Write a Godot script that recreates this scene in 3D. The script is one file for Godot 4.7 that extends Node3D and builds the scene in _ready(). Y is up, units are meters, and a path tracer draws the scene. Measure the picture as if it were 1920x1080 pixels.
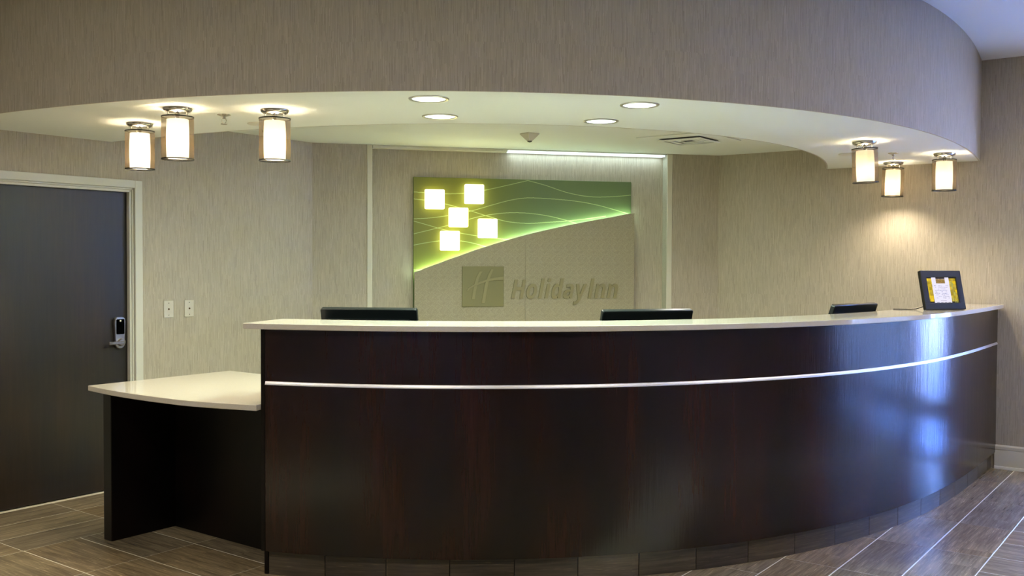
extends Node3D

const HS := 2.369          # underside of the curved bulkhead
const HI := 2.544          # ceiling behind the bulkhead
const HC := 3.14           # lobby ceiling
const XR := 8.22           # right wall
const ZD := -6.09          # door wall
const CT := 1.264          # top of the tall counter
const LT := 0.86           # top of the low counter
const P1 := Vector3(5.46, 0, -6.09)
const P2 := Vector3(8.22, 0, -3.763)
const DESK_C := Vector2(7.2, -5.9)
const DESK_K := [0.44928, 1.63183, 1.4389, 0.11649, 4.4495]
const OUT_C := Vector2(6.7, -5.5)
const OUT_K := [0.31093, 0.89644, 0.72251, 0.07711, 4.01609]
const IN_C := Vector2(6.7, -5.4)
const IN_K := [0.16917, 0.38327, 0.16139, -0.05084, 2.93457]
const T0 := -1.1080
const T1 := 0.2244

var M := {}
var rng := RandomNumberGenerator.new()
var taken := {}

func _ready():
	rng.seed = 7
	# ---------- camera ----------
	var cam := Camera3D.new()
	cam.name = "camera"
	add_child(cam)
	cam.fov = rad_to_deg(2.0 * atan(540.0 / 1825.6))
	cam.near = 0.05
	cam.far = 200.0
	cam.transform = Transform3D(Basis(Vector3.UP, deg_to_rad(-53.47)) * Basis(Vector3.RIGHT, deg_to_rad(-1.49)) * Basis(Vector3.BACK, deg_to_rad(0.24)), Vector3(0, 1.567, 0))
	cam.current = true
	# ---------- sky, sun, exposure ----------
	var env := Environment.new()
	env.background_mode = Environment.BG_SKY
	var sky := Sky.new()
	var sm := ProceduralSkyMaterial.new()
	sm.sky_top_color = Color(0.24, 0.42, 0.86)
	sm.sky_horizon_color = Color(0.60, 0.76, 1.0)
	sm.ground_bottom_color = Color(0.3, 0.36, 0.46)
	sm.ground_horizon_color = Color(0.55, 0.68, 0.9)
	sm.sky_energy_multiplier = 6.0
	sm.ground_energy_multiplier = 3.0
	sky.sky_material = sm
	env.sky = sky
	env.ambient_light_source = Environment.AMBIENT_SOURCE_DISABLED
	env.tonemap_mode = Environment.TONE_MAPPER_LINEAR
	env.tonemap_exposure = 2.3
	env.sdfgi_enabled = true
	env.ssao_enabled = true
	env.ssil_enabled = true
	var we := WorldEnvironment.new()
	we.name = "environment"
	we.environment = env
	add_child(we)
	var sun := DirectionalLight3D.new()
	sun.name = "sun"
	sun.light_color = Color(0.94, 0.97, 1.0)
	sun.light_energy = 36.0
	sun.shadow_enabled = true
	sun.rotation = Vector3(deg_to_rad(-48), deg_to_rad(-80), 0)   # shines from behind the building, away from the glazing
	add_child(sun)

	make_materials()
	build_shell()
	build_floor()
	build_window()
	build_bulkhead()
	build_door()
	build_desk()
	build_side_desk()
	build_sign()
	build_lights()
	build_ceiling_fittings()
	build_monitors()
	build_display_frame()
	build_wall_plates()


# ================= naming =================
func numbered(called: String) -> String:
	if not taken.has(called):
		taken[called] = 0
		return called
	taken[called] += 1
	return "%s_%03d" % [called, taken[called]]

func obj(called: String, st, mat: Material, parent: Node = self, xf := Transform3D.IDENTITY) -> MeshInstance3D:
	var o := MeshInstance3D.new()
	o.mesh = st.commit() if st is SurfaceTool else st
	o.name = numbered(called) if parent == self else called
	o.material_override = mat
	o.transform = xf
	parent.add_child(o, true)
	return o

func tag(o: Node, label: String, category: String, group := ""):
	o.set_meta("label", label)
	o.set_meta("category", category)
	if group:
		o.set_meta("group", group)

func thing(called: String, label: String, category: String, xf := Transform3D.IDENTITY, group := "") -> Node3D:
	var o := Node3D.new()
	o.name = numbered(called)
	add_child(o)
	o.transform = xf
	tag(o, label, category, group)
	return o

func setting(called: String) -> Node3D:
	var o := Node3D.new()
	o.name = called
	add_child(o)
	o.set_meta("kind", "structure")
	return o

func struct(called: String, st, mat: Material, parent: Node = self) -> MeshInstance3D:
	var o := obj(called, st, mat, parent)
	if parent == self:
		o.set_meta("kind", "structure")
	return o

func copy_of(src: Node3D, xf: Transform3D, label: String) -> Node3D:
	var c: Node3D = src.duplicate()
	c.name = numbered(str(src.name).rstrip("0123456789").trim_suffix("_"))
	add_child(c)
	c.transform = xf
	c.set_meta("label", label)
	return c

# ================= geometry =================
func mesh_tool() -> SurfaceTool:
	var st := SurfaceTool.new()
	st.begin(Mesh.PRIMITIVE_TRIANGLES)
	return st

func tri(st: SurfaceTool, p: Array, n: Array, uv: Array):
	var o := [0, 1, 2]
	var a: Vector3 = p[0]
	var b: Vector3 = p[1]
	var c: Vector3 = p[2]
	if (b - a).cross(c - a).dot(n[0] + n[1] + n[2]) > 0.0:
		o = [0, 2, 1]
	for i in o:
		st.set_normal(n[i])
		st.set_uv(uv[i])
		st.add_vertex(p[i])

func quad(st: SurfaceTool, p: Array, n: Array, uv: Array):
	tri(st, [p[0], p[1], p[2]], [n[0], n[1], n[2]], [uv[0], uv[1], uv[2]])
	tri(st, [p[0], p[2], p[3]], [n[0], n[2], n[3]], [uv[0], uv[2], uv[3]])

func signed_area(q: PackedVector2Array) -> float:
	var s := 0.0
	for i in q.size():
		var a := q[i]
		var b := q[(i + 1) % q.size()]
		s += a.x * b.y - b.x * a.y
	return s * 0.5

# a prism over a polygon of the xz plane; ch chamfers the edges of both ends
func prism(st: SurfaceTool, poly: PackedVector2Array, y0: float, y1: float, ch := 0.0, xf := Transform3D.IDENTITY, caps := 3, sides := true):
	var q := PackedVector2Array(poly)
	if signed_area(q) < 0.0:
		q.reverse()
	var n := q.size()
	var en: Array[Vector2] = []
	var at := PackedFloat32Array([0.0])
	for i in n:
		var d := q[(i + 1) % n] - q[i]
		en.append(Vector2(d.y, -d.x).normalized())
		at.append(at[i] + d.length())
	var inner := PackedVector2Array()
	for i in n:
		var a: Vector2 = en[(i + n - 1) % n]
		var b: Vector2 = en[i]
		var m := (a + b)
		m = m / maxf(0.3, 1.0 + a.dot(b))
		inner.append(q[i] - m * ch)
	var bs := xf.basis.inverse().transposed()
	if sides:
		for i in n:
			var j := (i + 1) % n
			var e: Vector2 = en[i]
			var p0: Vector2 = en[(i + n - 1) % n]
			var p2: Vector2 = en[j]
			var n0 := (e + p0).normalized() if e.dot(p0) > 0.85 else e
			var n1 := (e + p2).normalized() if e.dot(p2) > 0.85 else e
			var v0 := (bs * Vector3(n0.x, 0, n0.y)).normalized()
			var v1 := (bs * Vector3(n1.x, 0, n1.y)).normalized()
			var a0 := xf * Vector3(q[i].x, y0 + ch, q[i].y)
			var b0 := xf * Vector3(q[j].x, y0 + ch, q[j].y)
			var a1 := xf * Vector3(q[i].x, y1 - ch, q[i].y)
			var b1 := xf * Vector3(q[j].x, y1 - ch, q[j].y)
			quad(st, [a0, b0, b1, a1], [v0, v1, v1, v0], [Vector2(at[i], -y0), Vector2(at[i + 1], -y0), Vector2(at[i + 1], -y1), Vector2(at[i], -y1)])
			if ch > 0.0:
				for k in 2:
					if not (caps & (1 if k == 0 else 2)):
						continue
					var yy := y0 if k == 0 else y1
					var up := -1.0 if k == 0 else 1.0
					var w0 := (bs * Vector3(n0.x, up, n0.y)).normalized()
					var w1 := (bs * Vector3(n1.x, up, n1.y)).normalized()
					var c0 := xf * Vector3(inner[i].x, yy, inner[i].y)
					var c1 := xf * Vector3(inner[j].x, yy, inner[j].y)
					quad(st, [a0 if k == 0 else a1, b0 if k == 0 else b1, c1, c0], [w0, w1, w1, w0], [Vector2(at[i], -yy), Vector2(at[i + 1], -yy), Vector2(at[i + 1], -yy + 0.01), Vector2(at[i], -yy + 0.01)])
	var idx := Geometry2D.triangulate_polygon(inner)
	for k in 2:
		if not (caps & (1 if k == 0 else 2)):
			continue
		var y := y0 if k == 0 else y1
		var nn := (bs * Vector3(0, -1 if k == 0 else 1, 0)).normalized()
		for t in range(0, idx.size(), 3):
			var ps := []
			var us := []
			for m in 3:
				var v := inner[idx[t + m]]
				ps.append(xf * Vector3(v.x, y, v.y))
				us.append(v)
			tri(st, ps, [nn, nn, nn], us)

func rect(w: float, d: float, b := 0.0, c := Vector2.ZERO) -> PackedVector2Array:
	var x := w * 0.5
	var z := d * 0.5
	if b <= 0.0:
		return PackedVector2Array([c + Vector2(-x, -z), c + Vector2(x, -z), c + Vector2(x, z), c + Vector2(-x, z)])
	return PackedVector2Array([c + Vector2(-x + b, -z), c + Vector2(x - b, -z), c + Vector2(x, -z + b), c + Vector2(x, z - b), c + Vector2(x - b, z), c + Vector2(-x + b, z), c + Vector2(-x, z - b), c + Vector2(-x, -z + b)])

func rounded(w: float, d: float, r: float, seg := 5, c := Vector2.ZERO) -> PackedVector2Array:
	var q := PackedVector2Array()
	for k in 4:
		var o := Vector2([1, -1, -1, 1][k] * (w * 0.5 - r), [1, 1, -1, -1][k] * (d * 0.5 - r))
		for i in seg + 1:
			q.append(c + o + Vector2.from_angle(PI * 0.5 * (k + float(i) / seg)) * r)
	return q

func box(st: SurfaceTool, c: Vector3, s: Vector3, b := 0.0, xf := Transform3D.IDENTITY):
	prism(st, rect(s.x, s.z, b, Vector2(c.x, c.z)), c.y - s.y * 0.5, c.y + s.y * 0.5, b, xf)

# prism whose polygon lies in the xy plane and which runs along z from z0 to z1
func slab_xy(st: SurfaceTool, poly: PackedVector2Array, z0: float, z1: float, ch := 0.0, xf := Transform3D.IDENTITY):
	prism(st, poly, z0, z1, ch, xf * Transform3D(Basis(Vector3(1, 0, 0), Vector3(0, 0, 1), Vector3(0, 1, 0)), Vector3.ZERO))

func lathe(st: SurfaceTool, prof: Array, seg := 32, xf := Transform3D.IDENTITY):
	var n := prof.size()
	var sn: Array[Vector2] = []
	for i in n - 1:
		var d: Vector2 = prof[i + 1] - prof[i]
		sn.append(Vector2(d.y, -d.x).normalized())
	for i in n - 1:
		var na: Vector2 = sn[i]
		var nb: Vector2 = sn[i]
		if i > 0 and sn[i].dot(sn[i - 1]) > 0.75:
			na = (sn[i] + sn[i - 1]).normalized()
		if i < n - 2 and sn[i].dot(sn[i + 1]) > 0.75:
			nb = (sn[i] + sn[i + 1]).normalized()
		for k in seg:
			var a0 := TAU * k / seg
			var a1 := TAU * (k + 1) / seg
			var r0 := Vector3(cos(a0), 0, sin(a0))
			var r1 := Vector3(cos(a1), 0, sin(a1))
			var pa: Vector2 = prof[i]
			var pb: Vector2 = prof[i + 1]
			var q := [r0 * pa.x + Vector3.UP * pa.y, r1 * pa.x + Vector3.UP * pa.y, r1 * pb.x + Vector3.UP * pb.y, r0 * pb.x + Vector3.UP * pb.y]
			var m := [r0 * na.x + Vector3.UP * na.y, r1 * na.x + Vector3.UP * na.y, r1 * nb.x + Vector3.UP * nb.y, r0 * nb.x + Vector3.UP * nb.y]
			for j in 4:
				q[j] = xf * q[j]
				m[j] = (xf.basis * m[j]).normalized()
			var u := [Vector2(float(k) / seg, i), Vector2(float(k + 1) / seg, i), Vector2(float(k + 1) / seg, i + 1), Vector2(float(k) / seg, i + 1)]
			if pa.x < 1e-5:
				tri(st, [q[0], q[2], q[3]], [m[0], m[2], m[3]], [u[0], u[2], u[3]])
			elif pb.x < 1e-5:
				tri(st, [q[0], q[1], q[2]], [m[0], m[1], m[2]], [u[0], u[1], u[2]])
			else:
				quad(st, q, m, u)

func tube(st: SurfaceTool, pts: Array, r: float, seg := 10):
	var rings := []
	for i in pts.size():
		var a: Vector3 = pts[maxi(i - 1, 0)]
		var b: Vector3 = pts[mini(i + 1, pts.size() - 1)]
		var d := (b - a).normalized()
		var s := d.cross(Vector3.UP if absf(d.y) < 0.9 else Vector3.RIGHT).normalized()
		rings.append([pts[i], s, s.cross(d).normalized(), d])
	for i in pts.size() - 1:
		for k in seg:
			var q := []
			var m := []
			for e in [[0, 0], [0, 1], [1, 1], [1, 0]]:
				var g: Array = rings[i + e[0]]
				var t: float = TAU * (k + e[1]) / seg
				var nn: Vector3 = g[1] * cos(t) + g[2] * sin(t)
				q.append(g[0] + nn * r)
				m.append(nn)
			quad(st, q, m, [Vector2.ZERO, Vector2.RIGHT, Vector2.ONE, Vector2.DOWN])
	for e in [0, pts.size() - 1]:
		var g: Array = rings[e]
		var nn: Vector3 = g[3] * (-1.0 if e == 0 else 1.0)
		for k in seg:
			var t0 := TAU * k / seg
			var t1 := TAU * (k + 1) / seg
			tri(st, [g[0], g[0] + (g[1] * cos(t0) + g[2] * sin(t0)) * r, g[0] + (g[1] * cos(t1) + g[2] * sin(t1)) * r], [nn, nn, nn], [Vector2.ZERO, Vector2.ZERO, Vector2.ZERO])

func poly_r(k: Array, t: float) -> float:
	return (((k[0] * t + k[1]) * t + k[2]) * t + k[3]) * t + k[4]

func poly_dr(k: Array, t: float) -> float:
	return ((4.0 * k[0] * t + 3.0 * k[1]) * t + 2.0 * k[2]) * t + k[3]

# a point of a plan curve, pushed outwards by off; [point, outward normal]
func on_curve(c: Vector2, k: Array, t: float, off := 0.0) -> Array:
	var r := poly_r(k, t)
	var rd := Vector2(sin(t), cos(t))
	var tn := (rd * poly_dr(k, t) + Vector2(cos(t), -sin(t)) * r).normalized()
	var n := Vector2(-tn.y, tn.x)
	if n.dot(rd) < 0.0:
		n = -n
	return [c + rd * r + n * off, n]

func curve(c: Vector2, k: Array, t0: float, t1: float, off: float, seg: int) -> PackedVector2Array:
	var q := PackedVector2Array()
	for i in seg + 1:
		q.append(on_curve(c, k, lerpf(t0, t1, float(i) / seg), off)[0])
	return q

func band(outer: PackedVector2Array, inner: PackedVector2Array) -> PackedVector2Array:
	var q := PackedVector2Array(outer)
	var r := PackedVector2Array(inner)
	r.reverse()
	q.append_array(r)
	return q

# the frame of the angled back wall: x along it, y up, z into the room
func back_frame(x := 0.0, y := 0.0, z := 0.0) -> Transform3D:
	var u := (P2 - P1).normalized()
	var b := Basis(u, Vector3.UP, u.cross(Vector3.UP))
	return Transform3D(b, P1 + b * Vector3(x, y, z))

# ================= materials =================
func mat(c: Color, rough := 0.6, metal := 0.0, spec := 0.5) -> StandardMaterial3D:
	var m := StandardMaterial3D.new()
	m.albedo_color = c
	m.roughness = rough
	m.metallic = metal
	m.metallic_specular = spec
	return m

func glow(c: Color, e: float) -> StandardMaterial3D:
	var m := mat(Color(0.9, 0.9, 0.88), 0.5)
	m.emission_enabled = true
	m.emission = c
	m.emission_energy_multiplier = e
	return m

func tex(im: Image) -> ImageTexture:
	return ImageTexture.create_from_image(im)

func textured(im: Texture2D, scale: float, rough: float, spec := 0.5, tint := Color.WHITE) -> StandardMaterial3D:
	var m := mat(tint, rough, 0.0, spec)
	m.albedo_texture = im
	m.uv1_scale = Vector3(scale, scale, 1)
	return m

func wallpaper_image() -> Image:
	var w := 1024
	var im := Image.create(w, w, false, Image.FORMAT_RGB8)
	im.fill(Color(0.690, 0.650, 0.580))
	var r := RandomNumberGenerator.new()
	r.seed = 11
	for x in range(0, w, 2):
		var y := -r.randi_range(0, 80)
		while y < w:
			var h := r.randi_range(26, 95)
			var v := r.randfn(0.0, 0.017)
			if r.randf() < 0.16:
				v -= 0.042
			elif r.randf() < 0.10:
				v += 0.03
			im.fill_rect(Rect2i(x, y, 2 if r.randf() < 0.7 else 3, h), Color(0.690 + v, 0.650 + v * 0.98, 0.580 + v * 0.95))
			y += h
	return im

func wood_image(base: Color, red: Color, seed_: int) -> Image:
	var w := 1024
	var h := 512
	var a := FastNoiseLite.new()
	a.seed = seed_
	a.noise_type = FastNoiseLite.TYPE_SIMPLEX_SMOOTH
	a.frequency = 1.0
	a.fractal_octaves = 3
	var data := PackedByteArray()
	data.resize(w * h * 3)
	for y in h:
		for x in w:
			var u := float(x) / w
			var v := float(y) / h
			var broad := a.get_noise_3d(u * 7.0, v * 1.6, 3.0)
			var grain := a.get_noise_3d(u * 70.0, v * 3.2, 9.0)
			var fine := a.get_noise_3d(u * 300.0, v * 12.0, 21.0)
			var c := base.lerp(red, clampf(0.42 + broad * 1.1, 0.0, 1.0))
			var k := 1.0 + 0.16 * grain + 0.14 * fine
			var i := (y * w + x) * 3
			data[i] = clampi(int(c.r * k * 255.0), 0, 255)
			data[i + 1] = clampi(int(c.g * k * 255.0), 0, 255)
			data[i + 2] = clampi(int(c.b * k * 255.0), 0, 255)
	return Image.create_from_data(w, h, false, Image.FORMAT_RGB8, data)

func tile_image() -> Image:
	var w := 1024
	var h := 512
	var a := FastNoiseLite.new()
	a.seed = 5
	a.noise_type = FastNoiseLite.TYPE_SIMPLEX_SMOOTH
	a.frequency = 1.0
	a.fractal_octaves = 3
	var data := PackedByteArray()
	data.resize(w * h * 3)
	for y in h:
		for x in w:
			var u := float(x) / w
			var v := float(y) / h
			var k := 1.0 + 0.24 * a.get_noise_3d(u * 9.0, v * 120.0, 1.0) + 0.18 * a.get_noise_3d(u * 5.0, v * 30.0, 7.0) + 0.10 * a.get_noise_3d(u * 4.0, v * 3.0, 13.0)
			var s := a.get_noise_3d(u * 16.0, v * 210.0, 31.0)
			if s > 0.34:
				k += (s - 0.34) * 1.3
			var i := (y * w + x) * 3
			data[i] = clampi(int(141.0 * k), 0, 255)
			data[i + 1] = clampi(int(127.0 * k), 0, 255)
			data[i + 2] = clampi(int(102.0 * k), 0, 255)
	return Image.create_from_data(w, h, false, Image.FORMAT_RGB8, data)

func quartz_image() -> Image:
	var w := 512
	var im := Image.create(w, w, false, Image.FORMAT_RGB8)
	im.fill(Color(0.82, 0.785, 0.725))
	var r := RandomNumberGenerator.new()
	r.seed = 3
	for i in 26000:
		var v := r.randfn(0.0, 0.03)
		im.fill_rect(Rect2i(r.randi_range(0, w - 1), r.randi_range(0, w - 1), r.randi_range(1, 3), r.randi_range(1, 3)), Color(0.82 + v, 0.785 + v, 0.72 + v * 0.9))
	return im

func weave_image() -> Image:
	var w := 256
	var im := Image.create(w, w, false, Image.FORMAT_RGB8)
	var r := RandomNumberGenerator.new()
	r.seed = 9
	for y in range(0, w, 4):
		for x in range(0, w, 8):
			var v := 0.625 + r.randfn(0.0, 0.05) + (0.05 if ((x / 8 + y / 4) % 2) == 0 else -0.03)
			im.fill_rect(Rect2i(x, y, 8, 4), Color(v, v, v))
	return im

func make_materials():
	var wp := tex(wallpaper_image())
	M.paper = textured(wp, 1.0 / 1.3, 0.62, 0.45)
	M.paper.heightmap_enabled = true
	M.paper.heightmap_texture = wp
	M.paper.heightmap_scale = 0.25
	var wd := tex(wood_image(Color(0.098, 0.068, 0.062), Color(0.185, 0.092, 0.064), 41))
	M.wood = textured(wd, 0.42, 0.22, 0.45)
	M.wood.heightmap_enabled = true
	M.wood.heightmap_texture = wd
	M.wood.heightmap_scale = 1.0
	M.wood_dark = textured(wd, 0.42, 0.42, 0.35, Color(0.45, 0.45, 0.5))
	var dw := tex(wood_image(Color(0.120, 0.102, 0.092), Color(0.165, 0.118, 0.078), 77))
	M.door = textured(dw, 0.40, 0.40, 0.5)
	M.quartz = textured(tex(quartz_image()), 2.5, 0.07, 0.5)
	var tl := tex(tile_image())
	M.tile = []
	for c in [Color(1, 1, 1), Color(0.92, 0.92, 0.93), Color(1.0, 0.97, 0.93)]:
		M.tile.append(textured(tl, 1.0, 0.26, 0.5, c))
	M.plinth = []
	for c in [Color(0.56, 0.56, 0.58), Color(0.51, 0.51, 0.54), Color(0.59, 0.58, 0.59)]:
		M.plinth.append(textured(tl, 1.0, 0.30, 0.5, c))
	M.grout = mat(Color(0.93, 0.90, 0.80), 0.6)
	M.black = mat(Color(0.03, 0.03, 0.035), 0.5)
	M.ceiling = mat(Color(0.88, 0.885, 0.86), 0.8, 0.0, 0.3)
	M.trim = mat(Color(0.82, 0.80, 0.73), 0.4)
	M.frame = mat(Color(0.80, 0.79, 0.74), 0.42)
	M.chrome = mat(Color(0.78, 0.76, 0.73), 0.16, 1.0)
	M.brushed = mat(Color(0.93, 0.92, 0.90), 0.42, 1.0)
	M.satin = mat(Color(0.72, 0.70, 0.69), 0.3, 1.0)
	M.plastic = mat(Color(0.085, 0.105, 0.11), 0.28)
	M.white_plastic = mat(Color(0.80, 0.77, 0.70), 0.25)
	M.dark_glass = mat(Color(0.01, 0.012, 0.015), 0.06)
	M.pavement = mat(Color(0.72, 0.72, 0.71), 0.9)
	M.shade = mat(Color(0.95, 0.93, 0.88), 0.7)
	M.shade.backlight_enabled = true
	M.shade.backlight = Color(1.25, 1.22, 1.17)
	M.sheer = mat(Color(0.12, 0.095, 0.065, 0.50), 0.9, 0.0, 0.2)
	M.sheer.backlight_enabled = true
	M.sheer.backlight = Color(0.55, 0.50, 0.42)
	M.sheer.transparency = BaseMaterial3D.TRANSPARENCY_ALPHA
	M.sheer.cull_mode = BaseMaterial3D.CULL_DISABLED
	M.rim = mat(Color(0.035, 0.03, 0.025), 0.6)
	M.bulb = glow(Color(1.0, 0.90, 0.72), 5.0)
	M.lens = glow(Color(0.90, 1.0, 0.93), 1.4)
	M.glass = mat(Color(0.9, 0.95, 1.0, 0.06), 0.02)
	M.glass.transparency = BaseMaterial3D.TRANSPARENCY_ALPHA

# ================= the room =================
func build_shell():
	var th := 0.14
	# wall with the door
	var st := mesh_tool()
	var dx0 := 2.875
	var dx1 := 3.845
	var dh := 2.068
	prism(st, rect(dx0 + 4.2, th, 0.0, Vector2((dx0 - 4.2) * 0.5, ZD - th * 0.5)), 0, HC)
	prism(st, rect(5.46 - dx1, th, 0.0, Vector2((dx1 + 5.46) * 0.5, ZD - th * 0.5)), 0, HC)
	prism(st, rect(dx1 - dx0, th, 0.0, Vector2((dx0 + dx1) * 0.5, ZD - th * 0.5)), dh, HC)
	prism(st, rect(1.6, 0.1, 0.0, Vector2((dx0 + dx1) * 0.5, ZD - 0.32)), 0, HC)  # added backing, out of view; stops sky light leaking under the door
	for e in [dx0 - 0.25, dx1 + 0.25]:
		prism(st, rect(0.1, 0.2, 0.0, Vector2(e, ZD - 0.21)), 0, HC)
	struct("wall_left", st, M.paper)
	# angled wall with the niche
	var L := P1.distance_to(P2)
	var xf := back_frame()
	st = mesh_tool()
	prism(st, rect(0.49, 0.24, 0.0, Vector2(0.245, -0.12)), 0, HC, 0, xf)
	prism(st, rect(L - 3.109, 0.24, 0.0, Vector2((L + 3.109) * 0.5, -0.12)), 0, HC, 0, xf)
	prism(st, rect(3.109 - 0.49, 0.14, 0.0, Vector2((0.49 + 3.109) * 0.5, -0.17)), 0, HC, 0, xf)
	struct("wall_back", st, M.paper)
	var tr := setting("trim_1")
	for p in [[0.446, 0.49], [3.109, 3.16]]:
		st = mesh_tool()
		box(st, Vector3((p[0] + p[1]) * 0.5, HI * 0.5, -0.046), Vector3(p[1] - p[0], HI, 0.108), 0.004, xf)
		obj("niche_casing", st, M.trim, tr)
	st = mesh_tool()
	box(st, Vector3(1.07, 2.531, -0.05), Vector3(1.15, 0.025, 0.09), 0.003, xf)
	obj("niche_header", st, M.trim, tr)
	# right wall with the glazed opening
	st = mesh_tool()
	var wz0 := -0.78
	var wz1 := 2.3
	prism(st, rect(th, wz0 + 3.9, 0.0, Vector2(XR + th * 0.5, (wz0 - 3.9) * 0.5)), 0, HC)
	prism(st, rect(th, 5.2 - wz1, 0.0, Vector2(XR + th * 0.5, (wz1 + 5.2) * 0.5)), 0, HC)
	prism(st, rect(th, wz1 - wz0, 0.0, Vector2(XR + th * 0.5, (wz0 + wz1) * 0.5)), 2.42, HC)
	prism(st, rect(th, 0.44, 0.0, Vector2(XR + th * 0.5, -0.12)), 0, 2.42)  # pier out of view, parts the two reflections on the desk
	struct("wall_right", st, M.paper)
	st = mesh_tool()
	prism(st, rect(12.6, th, 0.0, Vector2(2.1, 5.2 + th * 0.5)), 0, HC)
	struct("wall_front", st, M.paper)
	st = mesh_tool()
	prism(st, rect(th, 11.5, 0.0, Vector2(-4.2 - th * 0.5, -0.5)), 0, HC)
	struct("wall_far", st, M.paper)
	# lobby ceiling
	st = mesh_tool()
	prism(st, rect(13.0, 12.0, 0.0, Vector2(2.1, -0.5)), HC, HC + 0.15)
	struct("ceiling", st, M.ceiling)
	# baseboard along the right wall
	st = mesh_tool()
	var prof := PackedVector2Array([Vector2(0, 0), Vector2(-0.028, 0), Vector2(-0.028, 0.012), Vector2(-0.024, 0.02), Vector2(-0.017, 0.023), Vector2(-0.015, 0.14), Vector2(-0.013, 0.146), Vector2(-0.017, 0.152), Vector2(-0.017, 0.172), Vector2(-0.010, 0.180), Vector2(-0.004, 0.184), Vector2(0, 0.184)])
	slab_xy(st, prof, -1.452, wz0 - 0.02, 0, Transform3D(Basis.IDENTITY, Vector3(XR, 0, 0)))
	struct("baseboard_right", st, M.trim)
	st = mesh_tool()
	for p in [[-4.2, 2.8], [3.91, 5.45]]:
		box(st, Vector3((p[0] + p[1]) * 0.5, 0.09, ZD + 0.009), Vector3(p[1] - p[0], 0.18, 0.016), 0.003)
	struct("baseboard_left", st, M.trim)

func tile_mesh(w: float, d: float, u0: Vector2, bev: float) -> Mesh:
	var st := mesh_tool()
	var q := rect(w, d)
	prism(st, q, -0.005, 0.0, bev)
	var a := st.commit_to_arrays()
	var uv: PackedVector2Array = a[Mesh.ARRAY_TEX_UV]
	var vs: PackedVector3Array = a[Mesh.ARRAY_VERTEX]
	for i in uv.size():
		uv[i] = u0 + Vector2(vs[i].x / 2.4, vs[i].z / 1.2)
	a[Mesh.ARRAY_TEX_UV] = uv
	var am := ArrayMesh.new()
	am.add_surface_from_arrays(Mesh.PRIMITIVE_TRIANGLES, a)
	return am

func build_floor():
	var st := mesh_tool()
	prism(st, rect(12.7, 12.0, 0.0, Vector2(2.1, -0.6)), -0.2, -0.0009)
	var f := struct("floor", st, M.grout)
	var cache := {}
	var spots := []
	# [x0, x1, z0, z1, long axis along x]
	for row in 3:     # strip along the door wall
		var z1 := -5.219 - 0.2965 * row
		for k in range(-2, 5):
			spots.append([2.625 + 0.637 * k, 2.625 + 0.637 * (k + 1), z1 - 0.2965, z1, true])
	for row in 4:     # field left of the desk, long side towards the door wall
		var z0 := -5.219 + 0.6125 * row
		for k in range(-3, 5):
			spots.append([2.627 + 0.3205 * k, 2.627 + 0.3205 * (k + 1), z0, z0 + 0.6125, false])
	for row in range(-4, 3):   # field before the desk
		var z0 := -1.9 + 0.2947 * row
		var x0 := 5.005 if row >= 0 else 4.67
		for k in range(-1, 6):
			var a := x0 + 0.67 * k
			if a < 7.7:
				spots.append([maxf(a, 4.2295), minf(a + 0.67, XR - 0.015), z0, z0 + 0.2947, true])
	for row in 2:     # turned field nearer the window
		var z0 := -1.016 + 0.62 * row
		for k in range(-6, 6):
			var a := 6.345 + 0.3175 * k
			if a < 8.1:
				spots.append([a, minf(a + 0.3175, XR - 0.015), z0, z0 + 0.62, false])
	var i := 0
	for s in spots:
		var w: float = (s[1] - s[0])
		var d: float = (s[3] - s[2])
		if w < 0.05:
			continue
		var ll := w if s[4] else d
		var sw := d if s[4] else w
		var key := "%.3f %.3f %d" % [ll, sw, i % 7]
		if not cache.has(key):
			cache[key] = tile_mesh(ll - 0.0038, sw - 0.0062, Vector2(rng.randf(), rng.randf()), 0.0006)
		var b := Basis.IDENTITY if s[4] else Basis(Vector3.UP, PI * 0.5)
		obj("tile", cache[key], M.tile[(i * 5 + i / 3) % 3], f, Transform3D(b, Vector3((s[0] + s[1]) * 0.5, 0, (s[2] + s[3]) * 0.5)))
		i += 1
	# the rest of the lobby floor, out of the photograph
	st = mesh_tool()
	for gx in range(0, 20):
		for gz in range(0, 38):
			var x := -4.2 + 0.62 * gx
			var z := -6.08 + 0.2965 * gz
			if (x > 0.71 and z < -2.9) or (x > 3.85 and z < 0.2):
				continue
			box(st, Vector3(x + 0.31, -0.0045, z + 0.148), Vector3(0.617, 0.009, 0.292))
	var rest := obj("tile_field", st, M.tile[1], f)
	rest.set_meta("kind", "stuff")

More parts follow.
